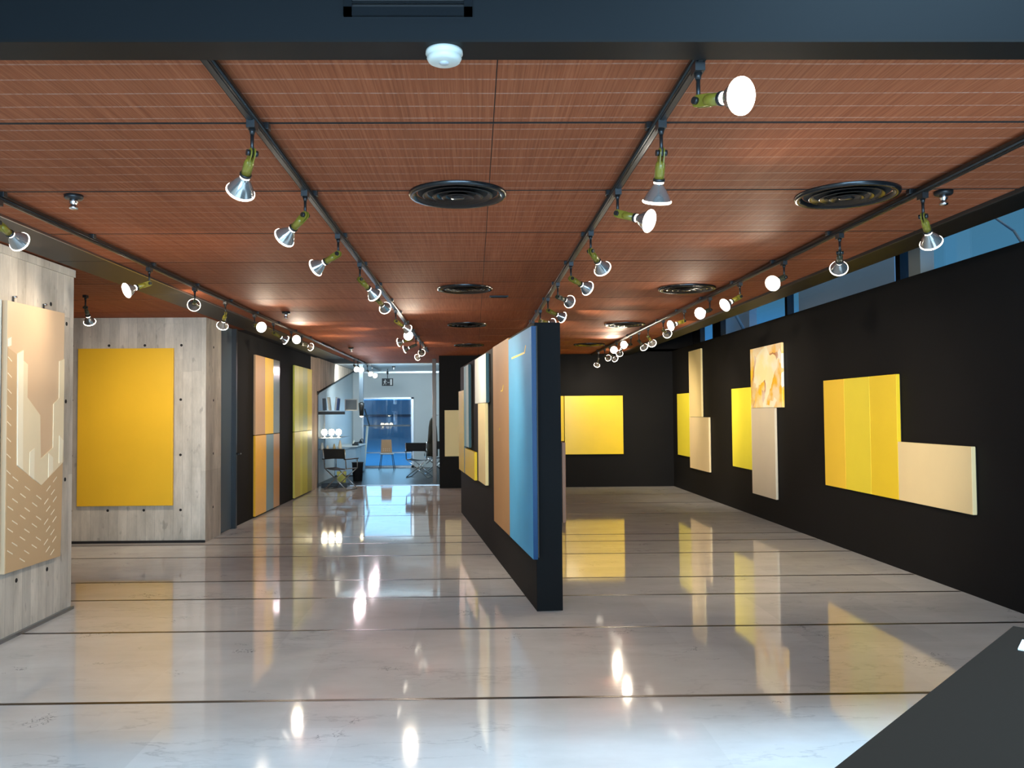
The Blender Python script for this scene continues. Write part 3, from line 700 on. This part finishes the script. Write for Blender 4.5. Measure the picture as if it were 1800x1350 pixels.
# --- relief board on the concrete pier: viewer's right is +y
t = thing('relief_board', 'tan relief board with a cream skyline and white chevron dashes on the concrete pier', 'artwork', (-3.36, 0, 0))
BTAN = CV('relief_tan', (222, 188, 150), var=0.03); BTA2 = CV('relief_dark_tan', (206, 172, 130), var=0.03); BCRE = CV('relief_cream', (240, 220, 182), var=0.03); BWHI = CV('relief_white', (250, 236, 205), var=0.02)
def relief(pts, x0, x1, m_, mb): mb.poly([(x0, y, z) for y, z in pts], x1 - x0, m_, (1, 0, 0))
a = MB(); relief([(5.993, 2.425), (6.826, 2.432), (6.79, 0.483), (5.993, 0.490)], 0.012, 0.05, BTAN, a); a.build('board', t, bevel=0.002)
a = MB(); relief([(5.999, 2.09), (6.115, 2.05), (6.131, 1.245), (6.475, 1.073), (6.812, 1.227), (6.788, 0.486), (5.999, 0.493)], 0.0505, 0.053, BTA2, a); a.build('chevron_field', t)
a = MB(); relief([(6.195, 2.012), (6.261, 1.984), (6.26, 1.74), (6.447, 1.607), (6.461, 1.276), (6.648, 1.352), (6.651, 1.696), (6.736, 1.74), (6.737, 2.038), (6.815, 2.06), (6.811, 1.231), (6.475, 1.075), (6.204, 1.21)], 0.0505, 0.057, BCRE, a); a.build('skyline', t)
for pts in ([(6.122, 2.055), (6.194, 2.085), (6.204, 1.21), (6.131, 1.247)], [(6.0, 2.154), (6.03, 2.169), (6.032, 2.107), (6.0, 2.097)], [(6.299, 1.334), (6.365, 1.359), (6.364, 1.126), (6.296, 1.164)], [(6.576, 1.312), (6.643, 1.275), (6.645, 1.172), (6.573, 1.126)], [(6.739, 1.444), (6.806, 1.403), (6.788, 1.232), (6.736, 1.227)]):
    a = MB(); relief(pts, 0.0505, 0.060, BWHI, a); a.build('white_bar', t)
a = MB()
for k in range(14):
    for half in (0, 1):
        for q in range(3):
            if half == 0: y0 = 6.02 + q * 0.165 + (k % 2) * 0.06; y1 = y0 + 0.07; zc = 1.30 - k * 0.078
            else: y0 = 6.53 + q * 0.10 + (k % 2) * 0.03; y1 = y0 + 0.055; zc = 1.30 - k * 0.078
            sl = -0.5 if half == 0 else 0.62
            base = 6.475
            z0 = zc - 0.10 + sl * (y0 - base) ; z1 = zc - 0.10 + sl * (y1 - base)
            lim = 1.06 + abs(0.5 * (y0 - base))
            if max(z0, z1) > lim - 0.02 or min(z0, z1) < 0.51 or y1 > 6.78: continue
            a = MB(); relief([(y0, z0), (y1, z1), (y1, z1 + 0.008), (y0, z0 + 0.008)], 0.0525, 0.0545, BWHI, a); a.build('white_dash', t)
for k in range(8):
    z = 2.02 - k * 0.115
    a = MB(); relief([(6.0, z), (6.05, z - 0.03), (6.05, z - 0.022), (6.0, z + 0.008)], 0.0525, 0.0545, BWHI, a); a.build('white_dash', t)
for y in (6.148, 6.579):
    a = MB(); a.bar((-0.002, y, 2.47), (0.03, y, 2.47), 0.008, M['chrome']); a.box(0.004, 0.01, y - 0.008, y + 0.008, 2.415, 2.475, M['black']); a.build('hanging_hook', t)
t = thing('painting', 'pale blue-grey panel at the frame edge beside the tan relief board', 'painting', (-3.357, 5.1, 0.52), LR)
stretcher(t, 0.85, 1.905); canvas_part('canvas', t, 0.85, 1.905, [CV('pale_blue_grey_paint', (176, 190, 192))], 0.03)

# ================================================================ DESK
ang = math.radians(-44.6)
t = thing('reception_desk', 'dark grey desk with a plain top jutting into the corner of the marble floor', 'desk', (1.612, 2.516, 0), math.radians(45.4))
a = MB(); a.box(-2.3, 0.0, -1.0, 0.0, 0.915, 0.95, M['desk']); a.build('desk_top', t, bevel=0.002)
a = MB(); a.box(-2.26, -0.04, -0.08, -0.05, 0.06, 0.915, M['desk']); a.build('front_panel', t)
for x in (-2.26, -0.07):
    a = MB(); a.box(x, x + 0.03, -0.96, -0.05, 0.0, 0.915, M['desk']); a.build('side_panel', t)
a = MB(); a.poly([(1.462, 2.264, 0.9505), (1.532, 2.352, 0.9505), (1.66, 2.22, 0.9505), (1.59, 2.13, 0.9505)], 0.004, M['paper'], (0, 0, 1))
tag(a.build('leaflet'), 'white leaflet lying on the corner of the dark desk', 'leaflet')

# ================================================================ ANNEX CONTENTS
# director's chairs
def director_chair(label, loc, rotz, metal, cloth, group=None):
    t = thing('director_chair', label, 'chair', loc, rotz, group)
    W, D, S, A, T = 0.27, 0.21, 0.45, 0.64, 0.86
    for sx in (-1, 1):
        a = MB(); a.bar((sx * W, -D, 0.012), (sx * W, D, 0.012), 0.012, metal); a.build('foot_rail', t)
        a = MB(); a.bar((sx * W, D, S), (sx * W, D + 0.06, T), 0.012, metal); a.build('back_post', t)
        a = MB(); a.bar((sx * W, -D, S), (sx * W, -D, A), 0.011, metal); a.build('arm_post', t)
        a = MB(); a.box(sx * W - 0.028, sx * W + 0.028, -D - 0.02, D + 0.06, A, A + 0.022, M['black']); a.build('armrest', t, bevel=0.005)
        a = MB(); a.bar((sx * W, -D, S), (sx * W, D, S), 0.012, metal); a.build('seat_rail', t)
    for y in (-D, D):
        for sx in (-1, 1):
            a = MB(); a.bar((sx * W, y + sx * 0.012, 0.014), (-sx * W, y + sx * 0.012, S), 0.011, metal); a.build('leg', t)
    a = MB()
    n_ = 8
    for k in range(n_):
        x0 = -W + 2 * W * k / n_; x1 = -W + 2 * W * (k + 1) / n_
        z0 = S - 0.035 * (1 - (2 * k / n_ - 1) ** 2); z1 = S - 0.035 * (1 - (2 * (k + 1) / n_ - 1) ** 2)
        a.poly([(x0, -D, z0), (x1, -D, z1), (x1, -D, z1 + 0.006), (x0, -D, z0 + 0.006)], 2 * D, cloth, (0, 1, 0))
    a.build('seat', t)
    a = MB(); a.poly([(-W, D + 0.025, 0.66), (W, D + 0.025, 0.66), (W, D + 0.065, T + 0.01), (-W, D + 0.065, T + 0.01)], 0.012, cloth, (0, -1, 0)); a.build('backrest', t, bevel=0.003)
    return t
director_chair('folding director chair with black backrest in front of the glass shelves', (-2.84, 17.95, 0), math.radians(155), M['steel'], M['canvas_black'])
director_chair('folding director chair with black backrest nearest the chrome post in the annex', (-1.38, 21.1, 0.004), math.radians(165), M['chrome'], M['canvas_black'])
director_chair('folding director chair tucked behind the other one by the annex coats', (-1.02, 22.2, 0.004), math.radians(190), M['chrome'], M['canvas_black'])
# plywood chair
t = thing('plywood_chair', 'tan plywood chair on thin steel legs before the blue glazed door', 'chair', (-2.50, 24.1, 0.004))
a = MB(); a.poly([(-0.155, -0.20, 0.48), (0.165, -0.20, 0.48), (0.145, -0.235, 0.86), (-0.135, -0.235, 0.86)], 0.014, M['ply'], (0, 1, 0))
for k in range(4):
    for z in (0.55, 0.60): a.bar((-0.08 + k * 0.055, -0.2 - (z - 0.48) * 0.092 - 0.003, z), (-0.08 + k * 0.055, -0.2 - (z - 0.48) * 0.092 + 0.004, z), 0.008, M['paper'], 8)
a.build('backrest', t, bevel=0.004)
a = MB(); a.box(-0.19, 0.19, -0.19, 0.20, 0.44, 0.456, M['ply']); a.build('seat', t, bevel=0.004)
for sx in (-1, 1):
    for sy in (-1, 1):
        a = MB(); a.bar((sx * 0.15, sy * 0.14, 0.44), (sx * 0.21, sy * 0.2, 0.0), 0.009, M['black']); a.build('leg', t)
# glass shelves on the left annex wall
t = thing('wall_shelf', 'glass wall shelving with steel edges above the director chair', 'shelf', (-3.60, 18.7, 0))
for z, y1, m_ in ((1.675, 1.6, 'glass'), (1.07, 1.5, 'glass'), (0.80, 1.6, 'glass')):
    a = MB(); a.box(0, 0.62, 0.0, y1, z - 0.012, z, M['steel']); a.build('shelf_board', t)
a = MB(); a.box(0.10, 0.72, 0.02, 0.10, 1.59, 1.655, M['black']); a.build('shelf_rail', t)
for y in (0.04, 1.5):
    a = MB(); a.box(0.0, 0.03, y, y + 0.03, 0.4, 1.95, M['steel']); a.build('upright', t)
bk = [((-3.36, 18.95), 0.05, 0.27, (60, 70, 80), -0.05), ((-3.24, 18.95), 0.035, 0.30, (215, 218, 205), -0.12), ((-3.11, 18.95), 0.04, 0.30, (190, 205, 215), 0.1), ((-3.07, 18.95), 0.03, 0.27, (40, 80, 150), 0.1)]
for i, ((x, y), w_, h_, rgb, tilt) in enumerate(bk):
    a = MB(); a.box(-w_ / 2, w_ / 2, -0.1, 0.1, 0.004, h_ - 0.004, M['paper']); a.box(-w_ / 2 - 0.002, -w_ / 2, -0.105, 0.105, 0, h_, mat('book_cover', lin(rgb), 0.5)); a.box(w_ / 2, w_ / 2 + 0.002, -0.105, 0.105, 0, h_, bpy.data.materials[-1] if False else a.mats[-1]); a.box(-w_ / 2, w_ / 2, -0.107, -0.1, 0, h_, a.mats[-1])
    o = a.build('book', None, (x, y, 1.6805)); o.rotation_euler = (0, tilt, 0)
    if tilt: o.location.z += abs(math.sin(tilt)) * w_ / 2
    tag(o, ['dark slim book leaning on the top glass shelf', 'cream book leaning on the top glass shelf', 'pale blue book on the top glass shelf', 'deep blue book at the end of the top glass shelf'][i], 'book', 'books on the top shelf')
a = MB(); a.box(0, 0.30, 0, 0.015, 0, 0.27, M['grey_plastic']); a.box(0.02, 0.28, -0.002, 0.0, 0.02, 0.25, M['door_grey'])
tag(a.build('picture_frame', None, (-3.0, 19.5, 1.6755), bevel=0.002), 'grey picture frame standing on the top glass shelf', 'picture frame')
# lit display on the middle shelf
SHELF_LIGHT = emis('lit_display_lamp', (1.0, 0.86, 0.55), 9.0)
for i, (x, y) in enumerate(((-3.38, 19.0), (-3.22, 19.0), (-3.06, 19.0))):
    t = thing('display_lamp', ['display lamp glowing nearest the wall on the middle glass shelf', 'middle one of the three glowing display lamps on the glass shelf', 'display lamp glowing at the outer end of the middle glass shelf'][i], 'lamp', (x, y, 1.0705), 0, 'display lamps')
    a = MB(); a.lathe([(0, 0), (0.04, 0), (0.04, 0.012), (0.008, 0.02), (0.008, 0.06), (0, 0.06)], M['steel'], 16); a.build('base', t)
    a = MB(); a.lathe([(0.035, 0.055), (0.062, 0.09), (0.066, 0.14), (0.045, 0.18), (0, 0.19)], SHELF_LIGHT, 18); a.build('shade', t)
for i, (x, z, h_, rgb) in enumerate(((-3.30, 0.8005, 0.10, (235, 230, 210)), (-3.02, 0.8005, 0.21, (245, 235, 205)), (-3.15, 0.8005, 0.13, (190, 170, 120)), (-3.42, 0.8005, 0.16, (200, 205, 200)))):
    a = MB(); r = 0.03 + 0.006 * (i % 2); a.lathe([(0, 0), (r, 0), (r * 1.1, h_ * 0.3), (r * 0.7, h_ * 0.75), (r * 0.45, h_ * 0.85), (r * 0.5, h_), (0, h_)], mat('vase_glaze', lin(rgb), 0.25), 18)
    tag(a.build('vase', None, (x, 18.95, z)), ['short off-white vase on the lowest glass shelf', 'tall cream vase at the outer end of the lowest glass shelf', 'squat brown vase on the lowest glass shelf', 'grey vase nearest the wall on the lowest glass shelf'][i], 'vase', 'vases on the lowest shelf')
# box and plinth under the chair
a = MB(); a.box(-0.28, 0.28, -0.22, 0.22, 0.0, 0.09, M['black']); a.box(-0.26, 0.26, -0.2, 0.2, 0.09, 0.10, M['door_grey']); tag(a.build('plinth', None, (-3.05, 18.55, 0), bevel=0.003), 'low black plinth behind the director chair by the shelves', 'plinth')
t = thing('gift_bag', 'small yellow-green bag standing on the low black plinth', 'bag', (-2.92, 18.55, 0.1005))
YG = mat('yellow_green_card', (0.55, 0.56, 0.12), 0.5)
a = MB(); a.poly([(-0.085, -0.04, 0), (0.085, -0.04, 0), (0.10, -0.05, 0.24), (-0.10, -0.05, 0.24)], 0.09, YG, (0, 1, 0)); a.build('bag_body', t)
a = MB(); a.tube([(-0.04, -0.05, 0.235), (-0.03, -0.05, 0.30), (0.03, -0.05, 0.30), (0.04, -0.05, 0.235)], 0.004, M['paper']); a.build('handle', t)
# waste bin
t = thing('waste_bin', 'black waste bin standing on the dark annex carpet', 'bin', (-2.80, 20.2, 0.004))
a = MB(); a.lathe([(0, 0), (0.11, 0), (0.135, 0.42), (0.145, 0.43), (0.14, 0.44), (0.125, 0.43), (0.10, 0.02), (0, 0.02)], M['canvas_black'], 24); a.build('bin_body', t)
# counter with things on it
t = thing('counter_cabinet', 'pale grey counter cabinet along the annex wall', 'cabinet', (-3.42, 22.6, 0.004))
a = MB(); a.box(-0.17, 0.36, -0.9, 0.9, 0.02, 0.74, M['outside_blue']); a.build('body', t, bevel=0.004)
a = MB(); a.box(-0.17, 0.40, -0.93, 0.93, 0.74, 0.77, M['annex_wall']); a.build('counter_top', t, bevel=0.004)
for y in (-0.45, 0.45):
    a = MB(); a.box(0.36, 0.374, y - 0.42, y + 0.42, 0.05, 0.72, M['outside_blue']); dd = a.build('door', t, bevel=0.002)
    a = MB(); a.bar((0.385, y + 0.3, 0.6), (0.385, y + 0.38, 0.6), 0.008, M['steel']); a.build('handle', dd)
t = thing('desk_telephone', 'small black and white telephone on the end of the counter cabinet', 'telephone', (-3.10, 22.0, 0.7745))
a = MB(); a.poly([(-0.08, -0.09, 0), (-0.08, 0.09, 0), (-0.08, 0.09, 0.09), (-0.08, -0.09, 0.04)], 0.16, M['black'], (1, 0, 0)); a.build('body', t)
a = MB(); a.bar((-0.05, -0.08, 0.07), (-0.05, 0.09, 0.12), 0.02, M['white_plastic']); a.build('handset', t)
# fire extinguisher on the door jamb
t = thing('fire_extinguisher', 'black and white extinguisher hung beside the glazed door', 'extinguisher', (-3.36, 24.85, 0.42))
a = MB(); a.lathe([(0, 0), (0.07, 0), (0.075, 0.02), (0.075, 0.30), (0.05, 0.36), (0.02, 0.38), (0.02, 0.42), (0, 0.42)], M['black'], 18); a.build('cylinder', t)
a = MB(); a.lathe([(0.0765, 0.10), (0.0765, 0.24)], M['paper'], 18); a.build('paper_label', t)
a = MB(); a.tube([(0, 0, 0.42), (0.05, -0.02, 0.45), (0.09, -0.02, 0.40), (0.09, -0.02, 0.15)], 0.008, M['black']); a.build('hose', t)
# wall screen / hood hanging panel by the shelves
t = thing('wall_lantern', 'dark hanging lantern in front of the glazed door', 'lantern', (-2.88, 21.5, 2.85))
a = MB(); a.box(-0.05, 0.05, -0.05, 0.05, -0.95, 0.0, M['door_grey']); a.build('hanger', t)
a = MB(); a.lathe([(0.03, -0.95), (0.075, -0.98), (0.07, -1.06), (0.05, -1.30), (0.0, -1.31)], M['black'], 18); a.build('shade', t)
a = MB(); a.lathe([(0.05, -1.312), (0.0, -1.34)], SHELF_LIGHT, 16); a.build('bulb', t)
# exit sign
t = thing('exit_sign', 'black emergency exit sign with white running figure hung in the annex', 'sign', (-2.42, 23.5, 2.482))
a = MB(); a.box(-0.155, 0.155, 0, 0.03, -0.105, 0.105, M['canvas_black']); a.build('sign_box', t, bevel=0.004)
a = MB(); Wm = mat('sign_white', (0.42, 0.42, 0.42), 0.6)
y_ = -0.002
def flat(pts): a.poly([(x, y_, z) for x, z in pts], 0.003, Wm, (0, 1, 0))
flat([(0.075, -0.08), (0.125, -0.08), (0.125, 0.08), (0.075, 0.08)])
flat([(0.0, -0.018), (0.06, -0.018), (0.06, -0.006), (0.0, -0.006)]); flat([(-0.005, -0.012), (0.02, -0.032), (0.02, 0.008)])
a.bar((-0.062, y_, 0.062), (-0.062, 0.001, 0.062), 0.015, Wm, 12)
flat([(-0.09, 0.035), (-0.06, 0.044), (-0.045, 0.03), (-0.072, -0.015), (-0.095, -0.005)])
flat([(-0.05, 0.03), (-0.02, 0.008), (-0.015, 0.018), (-0.05, 0.044)]); flat([(-0.09, 0.035), (-0.12, 0.01), (-0.112, 0.004), (-0.085, 0.022)])
flat([(-0.078, -0.012), (-0.05, -0.04), (-0.055, -0.08), (-0.042, -0.08), (-0.035, -0.035), (-0.062, 0.0)])
flat([(-0.095, -0.005), (-0.10, -0.05), (-0.125, -0.078), (-0.113, -0.084), (-0.085, -0.052), (-0.078, -0.012)])
a.build('running_figure', t)
a = MB(); a.bar((0, 0.015, 0.10), (0, 0.015, 0.368), 0.01, M['black']); a.bar((-0.0, 0.015, 0.22), (0, 0.015, 0.30), 0.028, M['black'], 14); a.build('hanger', t)
# chrome post and coats at the right
t = thing('chrome_post', 'tall chrome post at the corner of the annex opening', 'post', (-0.90, 19.0, 0.004))
a = MB(); a.bar((0, 0, 0.01), (0, 0, 2.83), 0.045, M['grey_plastic'], 20); a.build('pole', t)
a = MB(); a.bar((0, 0, 0), (0, 0, 0.02), 0.09, M['steel'], 20); a.build('base_plate', t)
t = thing('hanging_coat', 'dark olive coat hanging beside the chrome post', 'coat', (-1.03, 20.6, 0.55))
COAT = mat('dark_olive_cloth', (0.03, 0.03, 0.018), 0.8, noise=0.3, scale=9)
a = MB(); n_ = 14
for k, (z, rx, ry) in enumerate(((0.0, 0.13, 0.20), (0.25, 0.125, 0.2), (0.5, 0.115, 0.19), (0.72, 0.10, 0.17), (0.86, 0.07, 0.13), (0.93, 0.03, 0.04))):
    ring = []
    for q in range(n_):
        an = 2 * PI * q / n_; wv = 1 + 0.12 * math.sin(3 * an + k * 0.4)
        ring.append(a.bm.verts.new((rx * wv * math.cos(an), ry * wv * math.sin(an), z)))
    if k:
        for q in range(n_):
            f = a.bm.faces.new((prev[q], prev[(q + 1) % n_], ring[(q + 1) % n_], ring[q])); f.smooth = True
    else: a.bm.faces.new(ring[::-1])
    prev = ring
a.bm.faces.new(prev); a.mi(COAT); a.build('coat_body', t)
a = MB(); a.bar((0.02, -0.12, 0.78), (-0.06, -0.2, 0.32), 0.05, COAT, 12, 0.04); a.build('sleeve', t)
a = MB(); a.tube([(0, 0, 0.92), (0.0, 0, 1.0), (0.27, 0, 1.02)], 0.006, M['chrome']); a.build('hook', t)
